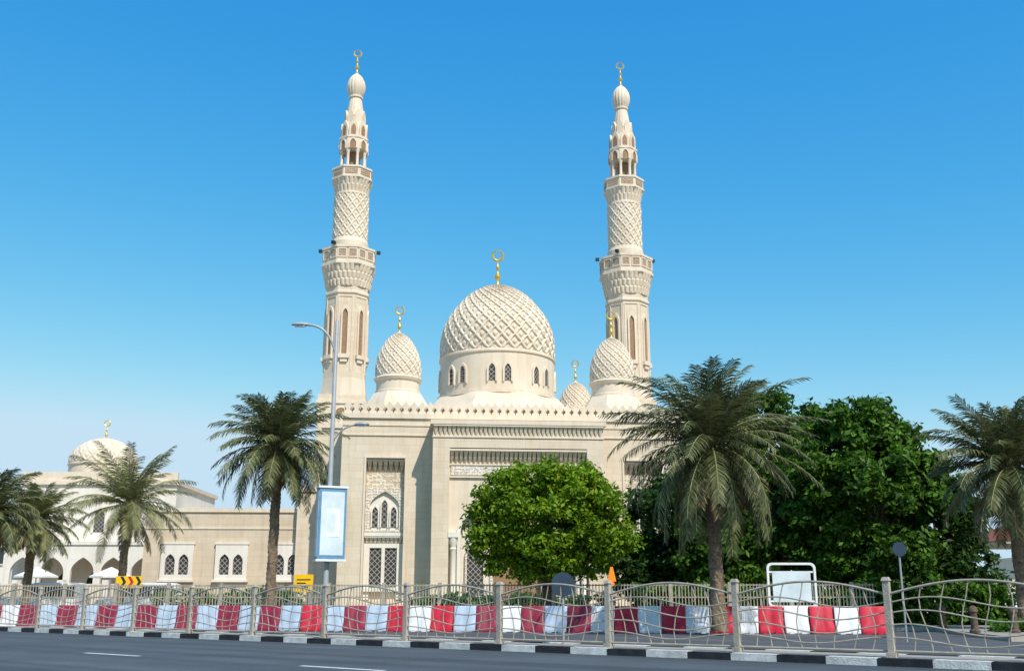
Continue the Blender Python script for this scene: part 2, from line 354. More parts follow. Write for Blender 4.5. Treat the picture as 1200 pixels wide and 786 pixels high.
mb=MB(); finial(mb,cx,cy,23.5,2.95,1.15); mb.make('main_dome_finial',mosque)
for (x,y) in((-7.31,6.7),(6.98,6.7),(6.81,21.5),(-7.31,21.5)):
    mb=MB()
    box(mb,x-2.5,x+2.5,y-2.5,y+2.5,11.75,12.6,'plain')
    rev(mb,x,y,[(2.35,12.6),(2.3,12.8),(2.05,13.3),(1.75,13.75),(1.62,13.95)],32,'plain',ns=8,rot=pi/8)
    rev(mb,x,y,[(1.5,13.9),(1.5,14.1),(1.4,14.15),(1.4,14.75),(1.5,14.8),(1.58,14.95),(1.5,15.05),(1.45,15.08)],48,'plain',lambda t,z,i:.015*cos(24*t))
    lattice_dome(mb,x,y,1.47,15.08,2.95,288,90,16,.075)
    rev(mb,x,y,[(.25,17.95),(.15,18.15),(.08,18.2)],16,'dome')
    finial(mb,x,y,18.05,2.0,.7)
    mb.make('corner_dome',mosque)
def lin(a,b,n): return [a+(b-a)*i/(n) for i in range(n+1)]
def minaret(x,y):
    e=MB()
    box(e,x-1.8,x+1.8,y-1.8,y+1.8,0,16.2,'block'); box(e,x-1.9,x+1.9,y-1.9,y+1.9,15.5,15.75,'plain')
    for ph in(-pi/2,0,pi,pi/2):
        e.M=face(x,y,ph)
        pl=[(.6*cos(a*pi/12),14.7+.6*sin(a*pi/12)) for a in range(24)]; pi2=[(.45*cos(a*pi/12),14.7+.45*sin(a*pi/12)) for a in range(24)]
        plate(e,pl,[pi2],-1.88,-1.79,'plain'); prism(e,pi2,-1.83,-1.805,'brown')
    e.M=Matrix.Identity(4)
    rev(e,x,y,[(1.88,16.2),(1.86,16.6),(1.8,17.2),(1.76,17.6)],32,'plain',ns=8,rot=pi/8)
    rev(e,x,y,[(1.74,17.4),(1.74,25.0)],32,'block',ns=8,rot=pi/8)
    rev(e,x,y,[(1.8,24.35),(1.84,24.4),(1.84,24.55),(1.8,24.6)],32,'plain',ns=8,rot=pi/8)
    ap=1.74*cos(pi/8)
    for i in range(8):
        e.M=face(x,y,i*pi/4)
        prism(e,arch(0,.40,19.5,22.6,23.1,8),-ap-.02,-ap+.03,'brown')
        ring(e,arch(0,.40,19.4,22.6,23.1,8),arch(0,.66,19.4,22.65,23.4,8),-ap-.13,-ap+.03,'plain')
        box(e,-.42,.42,-ap-.25,-ap,19.1,19.4,'plain'); box(e,-.26,.26,-ap-.15,-ap,18.8,19.1,'plain')
        ring(e,[(-.5,18.2),(-.5,24.1),(.5,24.1),(.5,18.2)],[(-.56,18.2),(-.56,24.16),(.56,24.16),(.56,18.2)],-ap-.05,-ap+.02,'plain')
    e.M=Matrix.Identity(4)
    def mq(rows,k,a,z0,z1):
        def d(t,z,i):
            q=(z-z0)/(z1-z0)*rows; ri=int(min(q,rows-.001)); fr=q-ri
            return a*(abs(cos(k*t/2+ri*pi/2))**.6-.6)*(1 if fr>.08 else .1)-a*.4*(1-fr)
        return d
    def corb(r0,r1,z0,z1,rows,k,a):
        zs=lin(z0,z1,rows*7); pr=[(r0+(r1-r0)*((q-z0)/(z1-z0))**1.25,q) for q in zs]
        rev(e,x,y,pr,k*6,'plain',mq(rows,k,a,z0,z1))
    corb(1.78,2.12,25.0,26.7,3,32,.13)
    rev(e,x,y,[(2.25,26.7),(2.28,26.72),(2.28,26.88),(2.18,26.9),(2.18,27.1)],32,'plain',ns=8,rot=pi/8)
    rev(e,x,y,[(2.17,27.1),(2.17,28.05),(2.27,28.07),(2.27,28.25),(2.0,28.26),(2.0,27.1)],32,'plain',ns=8,rot=pi/8)
    ap=2.17*cos(pi/8)
    for i in range(8):
        e.M=face(x,y,i*pi/4)
        for c in(-.42,.42):
            plate(e,rect(c-.37,c+.37,27.2,28.0),[rect(c-.28,c+.28,27.3,27.9)],-ap-.06,-ap+.02,'plain'); box(e,c-.27,c+.27,-ap-.025,-ap+.01,27.31,27.89,'brownlat')
    for ph in(0.1,pi-.1,-pi/2-.5):
        e.M=face(x,y,ph); box(e,-.14,.14,-2.5,-2.2,28.27,28.5,'blk'); box(e,-.03,.03,-2.25,-2.1,28.26,28.35,'metal')
    e.M=Matrix.Identity(4)
    rev(e,x,y,[(1.5,27),(1.5,28.9),(1.46,28.95),(1.38,29.3)],48,'plain',lambda t,z,i:.015*cos(24*t))
    zs=lin(29.3,33.0,150)
    def dd(t,z,i):
        u=13*t/(2*pi); q=(z-29.3)/.95
        a=(u+q)%1;b=(u-q)%1; m=min(min(a,1-a),min(b,1-b)); v=min(1,max(0,1-m/.16)*2)
        c=max(abs(a-.5),abs(b-.5)); v=max(v,.7*min(1,max(0,1-c/.22)*3)); return .08*(v-.5)
    rev(e,x,y,[(1.40,q) for q in zs],234,'dome',dd)
    rev(e,x,y,[(1.36,32.9),(1.42,32.95),(1.42,33.1),(1.36,33.15)],48,'plain')
    corb(1.34,1.62,33.1,34.25,2,26,.10)
    rev(e,x,y,[(1.72,34.25),(1.76,34.27),(1.76,34.42),(1.68,34.44),(1.68,35.1),(1.76,35.12),(1.76,35.28),(1.5,35.3),(1.5,34.4)],32,'plain',ns=8,rot=pi/8)
    ap=1.68*cos(pi/8)
    for i in range(8):
        e.M=face(x,y,i*pi/4); box(e,-.5,.5,-ap-.03,-ap+.01,34.55,35.0,'brownlat')
    e.M=Matrix.Identity(4)
    rev(e,x,y,[(.45,34.4),(.45,37.2)],24,'brown')
    for i in range(8):
        a=i*pi/4+pi/8; px,py=x+1.0*cos(a),y+1.0*sin(a)
        rev(e,px,py,[(.17,35.0),(.17,35.35),(.12,35.45),(.12,36.65),(.2,36.9),(.2,37.0)],10,'plain')
    rev(e,x,y,[(1.15,36.95),(1.22,37.0),(1.22,37.9),(1.28,37.95),(1.28,38.1),(1.15,38.15)],32,'plain',ns=8,rot=pi/8)
    ap=1.22*cos(pi/8)
    for i in range(8):
        e.M=face(x,y,i*pi/4)
        prism(e,arch(0,.5,36.97,37.35,37.8,6),-ap-.02,-ap+.02,'brown'); ring(e,arch(0,.5,36.97,37.35,37.8,6),arch(0,.7,36.97,37.38,37.92,6),-ap-.08,-ap+.02,'plain')
        prism(e,arch(0,.72,38.15,38.7,39.6,6),-1.08,-.5,'plain'); prism(e,arch(0,.4,38.25,38.7,39.2,6),-1.10,-1.05,'brown')
    e.M=Matrix.Identity(4)
    rev(e,x,y,[(.98,38.1),(.98,38.9),(.86,39.5),(.8,40.0),(.84,40.05),(.84,40.15),(.74,40.2)],32,'plain')
    for i in range(8):
        e.M=face(x,y,i*pi/4+pi/8); prism(e,arch(0,.56,39.3,39.9,40.7,6),-.86,-.4,'plain')
    e.M=Matrix.Identity(4)
    rev(e,x,y,[(.72,40.1),(.66,40.7),(.52,41.6),(.46,41.9),(.56,41.95),(.56,42.1),(.46,42.15)],64,'plain',lambda t,z,i:.03*abs(cos(8*t)))
    rev(e,x,y,[(.46,42.1),(.62,42.4),(.73,42.8),(.74,43.1),(.66,43.5),(.5,43.85),(.3,44.1),(.14,44.25),(.1,44.4)],96,'dome',lambda t,z,i:.045*abs(cos(8*t)) if i<7 else 0)
    finial(e,x,y,44.3,2.3,.9)
    return e.make('minaret',mosque)
minaret(-11.8,20.2); minaret(10.98,20.2)
# ------------------------------------------------------------ annex (low wing, left)
annex=empty('mosque_annex',(-12.6,66,0),rad(3)); mb=MB()
box(mb,-10.5,0,0,8,0,6.35,'lowblock'); box(mb,-10.6,.0,-.1,8.1,6.35,6.6,'plain'); box(mb,-10.55,0,-.05,0,0,.9,'plain')
box(mb,-10.55,0,-.05,.0,5.3,5.4,'plain')
for c in(-8.35,-5.0,-1.6):
    plate(mb,rect(c-1.0,c+1.0,2.2,4.35),[arch(c-.42,.6,2.5,3.3,3.75,8),arch(c+.42,.6,2.5,3.3,3.75,8)],-.16,.0,'white')
    for d in(-.42,.42): prism(mb,arch(c+d,.62,2.48,3.3,3.77,8),-.03,-.01,'lat')
    box(mb,c-1.1,c+1.1,-.25,-.0,2.05,2.2,'white'); box(mb,c-1.05,c+1.05,-.2,0,4.35,4.45,'white')
mb.make('wing_walls',annex)
# ------------------------------------------------------------ domed building far left
db=empty('domed_building',(-33,80,0),rad(2)); mb=MB()
box(mb,-5,6.9,0,12,0,9.6,'white'); box(mb,-5.2,7.1,-.2,12.2,9.6,9.9,'plain'); box(mb,-5.0,6.9,0,.3,9.9,10.6,'plain'); box(mb,3,6.9,.3,.35,9.95,10.5,'plain')
rev(mb,0,3,[(2.9,9.9),(2.9,10.3),(2.6,10.4),(2.6,11.3),(2.7,11.35),(2.7,11.45),(2.6,11.5)],48,'plain'); lattice_dome(mb,0,3,2.6,11.5,2.1,200,60,18,.07)
finial(mb,0,3,13.5,1.7,.6)
for i,c in enumerate((-3.8,-1.9,1.2,3.2,5.4)):
    prism(mb,arch(c,.8,6.0,7.2,7.8,6),-.05,-.01,'lat'); ring(mb,arch(c,.8,6,7.2,7.8,6),arch(c,1.1,5.9,7.25,8.1,6),-.12,0,'white')
H=[arch(c,1.7,.0001,2.9,4.0,8) for c in(-3.2,-1,1.2,3.4,5.6)]
plate(mb,rect(-4.6,6.9,0,4.9),H,-2.6,-2.3,'white'); box(mb,-4.7,7.0,-2.7,0,4.9,5.15,'white'); box(mb,-4.6,6.8,-.06,-.02,.1,4.2,'plain')
for c in(-3.2,-1,1.2,3.4,5.6): prism(mb,arch(c,1.0,0,2.2,3,6),-.1,-.07,'dark')
box(mb,6.9,9.5,2,12,0,7.2,'white'); box(mb,6.95,9.7,1.8,12.2,7.2,7.45,'plain')
mb.make('building_walls',db)
# ------------------------------------------------------------ ground, road
def sheet(name,pts,z,k,z0=None):
    b=MB(); n=len(pts)
    if z0 is None: b.add([(x,y,z) for x,y in pts],[tuple(range(n))],k)
    else: b.add([(x,y,z0) for x,y in pts]+[(x,y,z) for x,y in pts],[tuple(range(n))[::-1],tuple(range(n,2*n))]+[(i,(i+1)%n,(i+1)%n+n,i+n) for i in range(n)],k)
    return b.make(name,smooth=0)
U=Vector((.787,-.617,0)); V=Vector((.617,.787,0))
def uv(u,v): p=U*u+V*v; return (p.x,p.y)
sheet('ground',[(-2500,-300),(2500,-300),(2500,3500),(-2500,3500)],-.14,'sand')
sheet('road',[uv(-200,-12),uv(200,-12),uv(200,20),uv(-200,20)],-.132,'asph')
sheet('far_road',[uv(-200,21.9),uv(60,21.9),uv(60,60),uv(-200,60)],-.132,'asph2')
sheet('pavement',[(-70,47.5),(16,41),(14.5,31),(70,29),(90,140),(-100,140)],0,'pave',-.139)
sheet('lawn',[(-21,52),(22,46),(30,58.5),(-20,59)],.035,'lawn',.004)
sheet('median_strip',[uv(-200,20.25),uv(60,20.25),uv(60,21.65),uv(-200,21.65)],0,'pave',-.139)
mb=MB()
mb.M=Matrix.Rotation(math.atan2(-.617,.787),4,'Z')
for v0,v1 in((20.0,20.25),(21.65,21.9)):
    for i in range(-60,60):
        g=.006; box(mb,i*1.0+g,i*1.0+1-g,v0+R.uniform(-.008,.008),v1,-.138,.012+R.uniform(-.006,.006),'blk' if i%2 else 'kw')
mb.M=Matrix.Identity(4); mb.make('kerb',smooth=0)
for i in range(-8,6):
    b=MB(); b.M=Matrix.Rotation(math.atan2(-.617,.787),4,'Z'); u=-14.4+7.5*i
    b.add([(u-1.1,13.3,-.128),(u+1.1,13.3,-.128),(u+1.1,13.44,-.128),(u-1.1,13.44,-.128)],[(0,1,2,3)],'line'); b.make('lane_marking',smooth=0)
# ------------------------------------------------------------ median fence
rot=math.atan2(-.617,.787)
ux=lambda x,y: .787*x-.617*y
u0=ux(-17.9,40); sp=3.19; vF=20.47
mb=MB(); mb.M=Matrix.Rotation(rot,4,'Z')
for i in range(-10,14):
    a=u0+i*sp
    box(mb,a-.06,a+.06,vF-.06,vF+.06,0,1.42,'fpost'); box(mb,a-.08,a+.08,vF-.08,vF+.08,1.42,1.49,'fpost',.03); box(mb,a-.09,a+.09,vF-.09,vF+.09,0,.10,'fpost')
    L=sp-.12
    def P(t,z,dv=0): return (a+.06+L*t,vF+dv,z)
    T=[j/20 for j in range(21)]
    tube(mb,[P(t,1.18+.24*sin(pi*t)) for t in T],.026,'fence')
    tube(mb,[P(t,1.02+.10*sin(2*pi*t)) for t in T],.016,'fence')
    tube(mb,[P(t,.78+.10*sin(2*pi*t+.5)) for t in T],.016,'fence')
    tube(mb,[P(t,.52+.10*sin(2*pi*t+1.0)) for t in T],.016,'fence')
    tube(mb,[P(t,.30+.07*sin(2*pi*t+1.5)) for t in T],.016,'fence')
    tube(mb,[P(t,.12) for t in (0,.5,1)],.024,'fence')
    for q in(.1,.2,.32,.44,.56,.68,.8,.9):
        zt=1.18+.24*sin(pi*q); tube(mb,[P(q+.03*sin(4.5*s+q*7),.12+(zt-.12)*s) for s in(0,.2,.4,.6,.8,1)],.012,'fence',5)
mb.M=Matrix.Identity(4); mb.make('median_fence')
# ------------------------------------------------------------ traffic barriers
def barrier_mesh(k):
    b=MB(); L=.42; H=.92
    pr=[(-.28,0),(-.28,.16),(-.17,.36),(-.10,.86),(-.07,H),(.07,H),(.10,.86),(.17,.36),(.28,.16),(.28,0)]
    xs=[(-L,.86),(-L+.03,1),(-.12,1),(-.08,.9),(.08,.9),(.12,1),(L-.03,1),(L,.86)]
    vs=[];n=len(pr)
    for x,s in xs: vs+=[(x,y*s,.02+z) for y,z in pr]
    fs=[(i*n+j,i*n+(j+1)%n,(i+1)*n+(j+1)%n,(i+1)*n+j) for i in range(len(xs)-1) for j in range(n)]
    fs+=[tuple(range(n)),tuple((len(xs)-1)*n+j for j in range(n))]
    b.add(vs,fs,k); box(b,-.3,-.12,-.3,-.2,-.0,.08,k); box(b,.12,.3,-.3,-.2,0,.08,k)
    o=b.make('traffic_barrier'); me=o.data; bpy.data.objects.remove(o); return me
bm_=[barrier_mesh(k) for k in('red','wpl','red_shade','wpl_shade')]
A=Vector((12.9,37.3)); B=Vector((-30,44.9)); d=(B-A); n=int(d.length/.86); d.normalize()
for i in range(n):
    p=A+d*(.86*(i+.3)); far=2 if p.x<3.2 else 0  # left part of the row gets the copies with painted shade
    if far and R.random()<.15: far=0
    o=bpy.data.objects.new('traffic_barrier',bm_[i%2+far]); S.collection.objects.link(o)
    o.location=(p.x+R.uniform(-.01,.01),p.y+R.uniform(-.05,.05),-.13); o.rotation_euler=(0,0,math.atan2(d.y,d.x)+pi+R.uniform(-.06,.06)+.12*sin(i*.9))
# ------------------------------------------------------------ slatted fence
mb=MB(); a=Vector((-34,48.3)); b=Vector((14.5,42.2)); D=(b-a).length; mb.M=Matrix.Translation((a.x,a.y,0))@Matrix.Rotation(math.atan2(b.y-a.y,b.x-a.x),4,'Z')
for i in range(int(D/2.4)+1):
    x=i*2.4; box(mb,x-.07,x+.07,-.07,.07,0,1.72,'fpost')
for z in(.25,1.1,1.58): box(mb,0,D,-.02,.02,z,z+.05,'fence')
for i in range(int(D/.13)): x=.065+i*.13; box(mb,x-.018,x+.018,-.045,-.022,.15,1.66,'fence')
mb.M=Matrix.Identity(4); mb.make('boundary_fence',smooth=0)
# ------------------------------------------------------------ vegetation
def quads_obj(name,verts,faces,mats,mi,parent=None):
    me=bpy.data.meshes.new(name); me.from_pydata(verts,[],faces)
    for k in mats: me.materials.append(M[k])
    if mi is not None: me.polygons.foreach_set('material_index',mi)
    me.update(); o=bpy.data.objects.new(name,me); S.collection.objects.link(o)
    if parent: o.parent=parent
    return o
def leaf_cloud(centers,radii,counts,size,squash=.8,shell=.25,aspect=.5):
    V_=[]
    for c,r,n in zip(centers,radii,counts):
        d=NR.normal(size=(n,3)); d/=np.linalg.norm(d,axis=1)[:,None]
        lump=1+.28*np.sin(d[:,0]*5+c[0]*9)*np.sin(d[:,1]*6+c[1]*7)+.25*np.sin(d[:,2]*7+c[2]*5)
        rr=r*(shell+(1-shell)*NR.random(n)**.7)*lump
        st=NR.random(n)<.05; rr=np.where(st,rr*1.35,rr)
        p=np.array(c)+d*rr[:,None]*np.array([1,1,squash])
        nn=d*.6+NR.normal(size=(n,3))*.6+np.array([0,0,.4]); nn/=np.linalg.norm(nn,axis=1)[:,None]
        t=np.cross(nn,NR.normal(size=(n,3))); t/=np.linalg.norm(t,axis=1)[:,None]; bb=np.cross(nn,t)
        s=size*(.6+.8*NR.random(n))[:,None]
        V_.append(np.stack([p-t*s,p-bb*s*aspect,p+t*s-nn*s*.2,p+bb*s*aspect],1))
    V_=np.concatenate(V_); n=len(V_); return V_.reshape(-1,3),np.arange(n*4).reshape(n,4)
def tree(name,x,y,lobes,trunk_h,trunk_r,leaf,size,nblob,nleaf,br=(.35,.85)):
    e=empty(name,(x,y,0)); mb=MB()
    rev(mb,0,0,[(trunk_r*1.5,0),(trunk_r*1.1,.3),(trunk_r,trunk_h*.6),(trunk_r*.85,trunk_h)],14,'bark',lambda t,z,i:.04*sin(5*t+z))
    cs=[];rs=[]
    for (lx,ly,lz,ra,rb,rc,w) in lobes:
        k=int(nblob*w)
        for _ in range(k):
            d=NR.normal(size=3); d/=np.linalg.norm(d); q=(.45+.55*NR.random()**.5)*R.uniform(.85,1.12)
            c=(lx+d[0]*ra*q,ly+d[1]*rb*q,max(lz+d[2]*rc*q,.7)); cs.append(c); rs.append(R.uniform(*br))
        tube(mb,[(0,0,trunk_h*.8),(lx*.4,ly*.4,trunk_h*.6+lz*.4),(lx*.9,ly*.9,lz)],trunk_r*.6,'bark',7,trunk_r*.2)
        for _ in range(7):
            c=R.choice(cs[-k:]); tube(mb,[(lx*.5,ly*.5,trunk_h*.5+lz*.5),((lx*.5+c[0])/2,(ly*.5+c[1])/2,c[2]*.5+lz*.45),c],trunk_r*.3,'bark',5,.03)
    mb.make('trunk',e)
    v,f=leaf_cloud(cs,rs,[int(nleaf*(r/.7)**2) for r in rs],size)
    quads_obj('foliage',v.tolist(),f.tolist(),[leaf],None,e); return e
tree('ficus_tree',1.5,44,[(0,0,4.55,2.75,2.5,2.2,.75),(-.3,.1,6.0,1.7,1.8,.95,.14),(1.5,0,5.3,1.5,1.8,1.2,.16),(-1.8,0,5.0,1.3,1.5,1.2,.12),(-2.4,0,3.6,1.1,1.4,1.5,.14),(2.4,-.2,3.6,1.1,1.4,1.5,.16),(0,-.6,2.9,2.6,1.6,1.1,.25)],2.0,.28,'ficus',.105,215,330,(.3,.65))
tree('broadleaf_tree',12.2,48.5,[(0,0,6.2,3.2,2.8,3.2,.5),(-.6,0,9.4,1.5,1.7,1.5,.14),(1.8,0,8.7,1.4,1.6,1.3,.1),(-3.0,-.5,5.6,1.7,1.6,2.4,.24),(-3.0,-.8,2.8,2.0,1.4,1.6,.2),(.5,-1,2.8,3.0,1.6,1.6,.25)],2.6,.32,'leafd',.14,165,290)
tree('broadleaf_tree',15.9,46,[(0,0,5.6,2.6,2.6,2.8,.45),(-.2,0,8.6,1.4,1.5,1.2,.14),(1.2,0,7.9,1.2,1.4,1.1,.1),(-1.8,0,5.3,1.8,2,2.6,.22),(2.1,0,6.2,1.4,1.6,1.6,.16),(.3,-.6,2.6,2.8,1.5,1.7,.25)],2.4,.3,'leafd',.15,165,280)
tree('broadleaf_tree',18.9,46.5,[(0,0,4.6,1.9,2,2.4,.6),(-.9,0,6.1,1.2,1.3,1.1,.22),(.3,-.4,2.2,2.0,1.4,1.3,.25)],2.2,.22,'leafdd',.14,100,270)
tree('broadleaf_tree',8.2,51,[(0,0,4.2,2.4,2.2,2.8,.7),(1.2,0,6.2,1.8,1.6,1.8,.3),(-1.8,0,2.6,2.0,1.5,1.6,.3)],2.2,.25,'leafdd',.15,100,260)
tree('broadleaf_tree',14.3,55,[(0,0,5.2,4.6,2.2,3.0,.8),(3.5,0,4.2,3.0,2,2.6,.5)],2.4,.3,'leafdd',.19,130,230,(.6,1.2))
def hedge(name,x0,x1,y0,y1,z0,z1,leaf,n,size=.1):
    V_=NR.random((n,3))*np.array([x1-x0,y1-y0,z1-z0])+np.array([x0,y0,z0])
    V_[:,2]+=.12*np.sin(V_[:,0]*1.7)+.08*np.sin(V_[:,0]*4.1)
    v,f=leaf_cloud(V_,[.18]*n,[9]*n,size); return quads_obj(name,v.tolist(),f.tolist(),[leaf],None)
hedge('hedge',-19,-11,55.5,56.5,.1,1.45,'hedge',700)
hedge('shrub_bed',5.2,21,43.8,45.5,.0,1.6,'leafd',3000,.12)
hedge('shrub_bed',-5,5,52,53,.0,1.2,'hedge',900,.1)
def palm(x,y,zc,L,nf,leaf,seed,tr=.22,lean=0,nl=46,dead=8,lenl=.62,spread=118):
    r=random.Random(seed); e=empty('palm_tree',(x,y,0)); mb=MB()
    n=int(zc*9); pr=[]
    for i in range(n+1):
        a=i/n; rr=tr*(1.25-.35*min(1,a*4)+(.55*max(0,a-.86)/.14)); pr.append((rr,a*(zc-.1)))
    rev(mb,0,0,pr,20,'pbark',lambda t,z,i:.035*(((i+int(t*10/pi))%2)-.5)+.02*sin(3*t+z*5))
    mb.v=[(vx+lean*(vz/zc)**2,vy,vz) for vx,vy,vz in mb.v]
    for i in range(46):
        t=i*2.4; z=zc-1.1+1.1*i/46; q=tr*1.2
        tube(mb,[(lean+q*cos(t)*.8,q*sin(t)*.8,z),(lean+(q+.22)*cos(t),(q+.22)*sin(t),z+.28)],.06,'pbark',5,.03)
    vs=[];fs=[];mi=[]
    def frond(az,el,Lf,droop,m,ll):
        seg=14; p=Vector((lean,0,zc)); pts=[p.copy()]; dirs=[]; sw=r.uniform(-.35,.35)
        for s in range(seg):
            a=s/seg; ang=max(el-droop*(a**1.35),-1.5); az2=az+sw*a*a; dv=Vector((cos(az2)*cos(ang),sin(az2)*cos(ang),sin(ang))); p=p+dv*(Lf/seg); pts.append(p.copy()); dirs.append(dv)
        dirs.append(dirs[-1]); side=Vector((-sin(az),cos(az),0)); tw=r.uniform(-.5,.5)
        tube(mb,pts,.032,'rach' if m==0 else 'pbark',4,.006)
        for k in range(nl):
            a=.12+.88*k/nl; f=a*seg; i0=min(int(f),seg-1); pt=pts[i0].lerp(pts[i0+1],f-i0); dv=dirs[i0]; up=side.cross(dv)
            le=ll*(.45+.75*sin(pi*min(1,a*.85+.12)))*r.uniform(.8,1.1)
            for sd in(-1,1):
                if r.random()<.04: continue
                sd2=(side*cos(tw*sd)+up*(sin(tw)*.6)).normalized()*sd
                w0=(sd2*.8+dv*(.45+.5*a)+up*r.uniform(.0,.38)).normalized()
                p1=pt+w0*le*.5; w1=(w0+Vector((0,0,-.25-r.uniform(0,.4)))).normalized(); p2=p1+w1*le*.5
                wd=dv*.028; b=len(vs)
                vs.extend([pt-wd*.7,pt+wd*.7,p1+wd,p1-wd,p2]); fs.append((b,b+1,b+2,b+3)); fs.append((b+3,b+2,b+4)); mi.extend([m,m])
    for i in range(nf):
        a=(i+.5)/nf; el=rad(84)-rad(spread)*a**1.05+r.uniform(-.12,.12)
        frond(i*2.39996+r.uniform(-.25,.25),el,L*r.uniform(.8,1.08)*(.85 if a<.15 else 1),r.uniform(.75,1.5)*(.62+.42*min(1,a*2)),0,lenl)
    for i in range(dead): frond(r.uniform(0,6.28),rad(r.uniform(-70,-35)),L*r.uniform(.5,.75),.6,1,lenl*.7)
    mb.make('trunk',e); quads_obj('fronds',[tuple(v) for v in vs],fs,[leaf,'dead'],mi,e); return e
palm(-10.3,45,7.55,3.3,74,'palm',1,.22,dead=10,spread=125)
palm(7.0,36,6.3,4.0,94,'palm',2,.25,dead=14,lenl=.62,spread=135)
palm(-20.4,55,5.9,4.0,46,'palmy',3,.22,dead=6,lenl=.6,spread=105)
palm(-26.7,58,5.2,3.0,54,'palmy',4,.24,dead=8)
palm(-26.3,52,5.2,3.0,52,'palm',5,.24)
palm(18.4,38,5.8,3.4,76,'palm',6,.23,dead=10,spread=130)
# ------------------------------------------------------------ street lamp
lamp=empty('street_lamp',(-7.25,41,0)); mb=MB()
rev(mb,0,0,[(.2,-.1),(.2,.06),(.13,.1),(.125,1.2),(.11,1.25),(.075,12.2),(.02,12.3)],16,'metal')
def bez(p0,p1,p2,n=12): return [tuple((1-t)**2*np.array(p0)+2*t*(1-t)*np.array(p1)+t*t*np.array(p2)) for t in lin(0,1,n)]
tube(mb,bez((0,0,10.7),(-.25,-.05,12.0),(-1.15,-.15,12.0)),.05,'metal',8)
tube(mb,bez((0,0,7.0),(.2,0,7.75),(.95,-.1,7.85)),.035,'metal',8)
def head(mb,x,y,z,s,L):
    mo=mb.M; mb.M=Matrix.Translation((x,y,z))@Matrix.Rotation(0 if s>0 else pi,4,'Z')
    vs=[];n=12; xs=[(0,.05,.05),(.12*L,.10,.08),(.35*L,.16,.12),(.7*L,.17,.11),(.92*L,.11,.07),(L,.03,.03)]
    for xx,w,h in xs:
        for j in range(n):
            t=2*pi*j/n; zz=h*sin(t); vs.append((xx,w*cos(t),zz if zz>0 else zz*.45))
    fs=[(i*n+j,i*n+(j+1)%n,(i+1)*n+(j+1)%n,(i+1)*n+j) for i in range(len(xs)-1) for j in range(n)]+[tuple(range(n)),tuple(5*n+j for j in range(n))]
    mb.add(vs,fs,'metal'); box(mb,.25*L,.8*L,-.1,.1,-.075,-.045,'wmetal'); mb.M=mo
head(mb,-1.1,-.15,12.0,-1,.75); head(mb,.9,-.1,7.86,1,.6)
mb.make('pole_and_arms',lamp)
mb=MB(); mb.M=Matrix.Translation((.12,-.1,0))@Matrix.Rotation(rad(24),4,'Z')
box(mb,-.55,.55,-.2,.2,2.55,5.3,'blue'); box(mb,-.46,.46,-.215,-.2,2.7,5.15,'pale'); box(mb,-.46,.46,.2,.215,2.7,5.15,'pale')
box(mb,-.565,-.55,-.15,.15,2.65,5.2,'pale'); box(mb,-.6,.6,-.24,.24,5.3,5.38,'wmetal'); box(mb,-.6,.6,-.24,.24,2.47,2.55,'wmetal')
box(mb,-.25,.3,-.222,-.216,3.4,4.5,'wmetal'); box(mb,-.2,.12,-.2255,-.2225,3.6,4.3,'pale')
mb.M=Matrix.Identity(4); mb.make('banner_box',lamp)
# ------------------------------------------------------------ signs
def disc(mb,x,y,z,r,k,t=.03):
    pl=[(x+r*cos(a*pi/16),z+r*sin(a*pi/16)) for a in range(32)]; prism(mb,pl,y,y+t,k)
mb=MB(); tube(mb,[(11.1,30,-.1),(11.1,30,2.65)],.03,'metal',8); disc(mb,11.1,29.94,2.45,.2,'bluegrey'); box(mb,11.0,11.2,29.97,30.0,2.35,2.39,'metal'); mb.make('round_traffic_sign')
mb=MB(); tube(mb,[(1.25,25.9,0),(1.25,25.9,1.7)],.03,'metal',8); disc(mb,1.25,25.84,1.42,.29,'bluegrey'); box(mb,1.15,1.35,25.87,25.9,1.3,1.34,'metal'); mb.make('round_traffic_sign')
mb=MB(); x,y=10.25,38.6
def rr(x0,x1,z0,z1,r,n=5):
    P_=[]
    for cx_,cz_,a0 in((x1-r,z1-r,0),(x0+r,z1-r,90),(x0+r,z0+r,180),(x1-r,z0+r,270)):
        for i in range(n+1): a=rad(a0+90*i/n); P_.append((cx_+r*cos(a),cz_+r*sin(a)))
    return P_
plate(mb,rr(x-.9,x+.9,.75,2.35,.2),[rr(x-.82,x+.82,.83,2.27,.15)],y-.05,y+.05,'wmetal'); box(mb,x-.7,x+.7,y-.02,y+.02,.95,2.05,'pale')
for q in(-.86,.86): tube(mb,[(x+q,y,0),(x+q,y,.95)],.04,'wmetal',8)
for q in(.98,2.02): box(mb,x-.83,x+.83,y-.015,y+.015,q-.03,q+.03,'wmetal')
mb.make('notice_board')
mb=MB(); x,y=-9.2,46.5; plate(mb,rr(x-.42,x+.42,1.35,2.1,.06),[],y,y+.03,'yel'); box(mb,x-.3,x+.3,y-.006,y,1.85,1.9,'blk'); box(mb,x-.3,x+.1,y-.006,y,1.7,1.75,'blk'); box(mb,x-.12,x+.2,y-.006,y,1.5,1.6,'blk')
for q in(-.3,.3): tube(mb,[(x+q,y+.05,0),(x+q,y+.05,2.0)],.025,'metal',6)
mb.make('yellow_warning_sign')
mb=MB(); x,y=-18.2,50; box(mb,x-.62,x+.62,y,y+.03,1.55,2.1,'yel')
for i in range(3):
    c=x-.42+i*.36; prism(mb,[(c,1.57),(c+.14,1.57),(c+.3,1.825),(c+.14,2.08),(c,2.08),(c+.16,1.825)],y-.008,y,'red' if i==1 else 'blk')
for q in(-.4,.4): tube(mb,[(x+q,y+.05,0),(x+q,y+.05,2.0)],.03,'metal',6)
mb.make('chevron_sign')
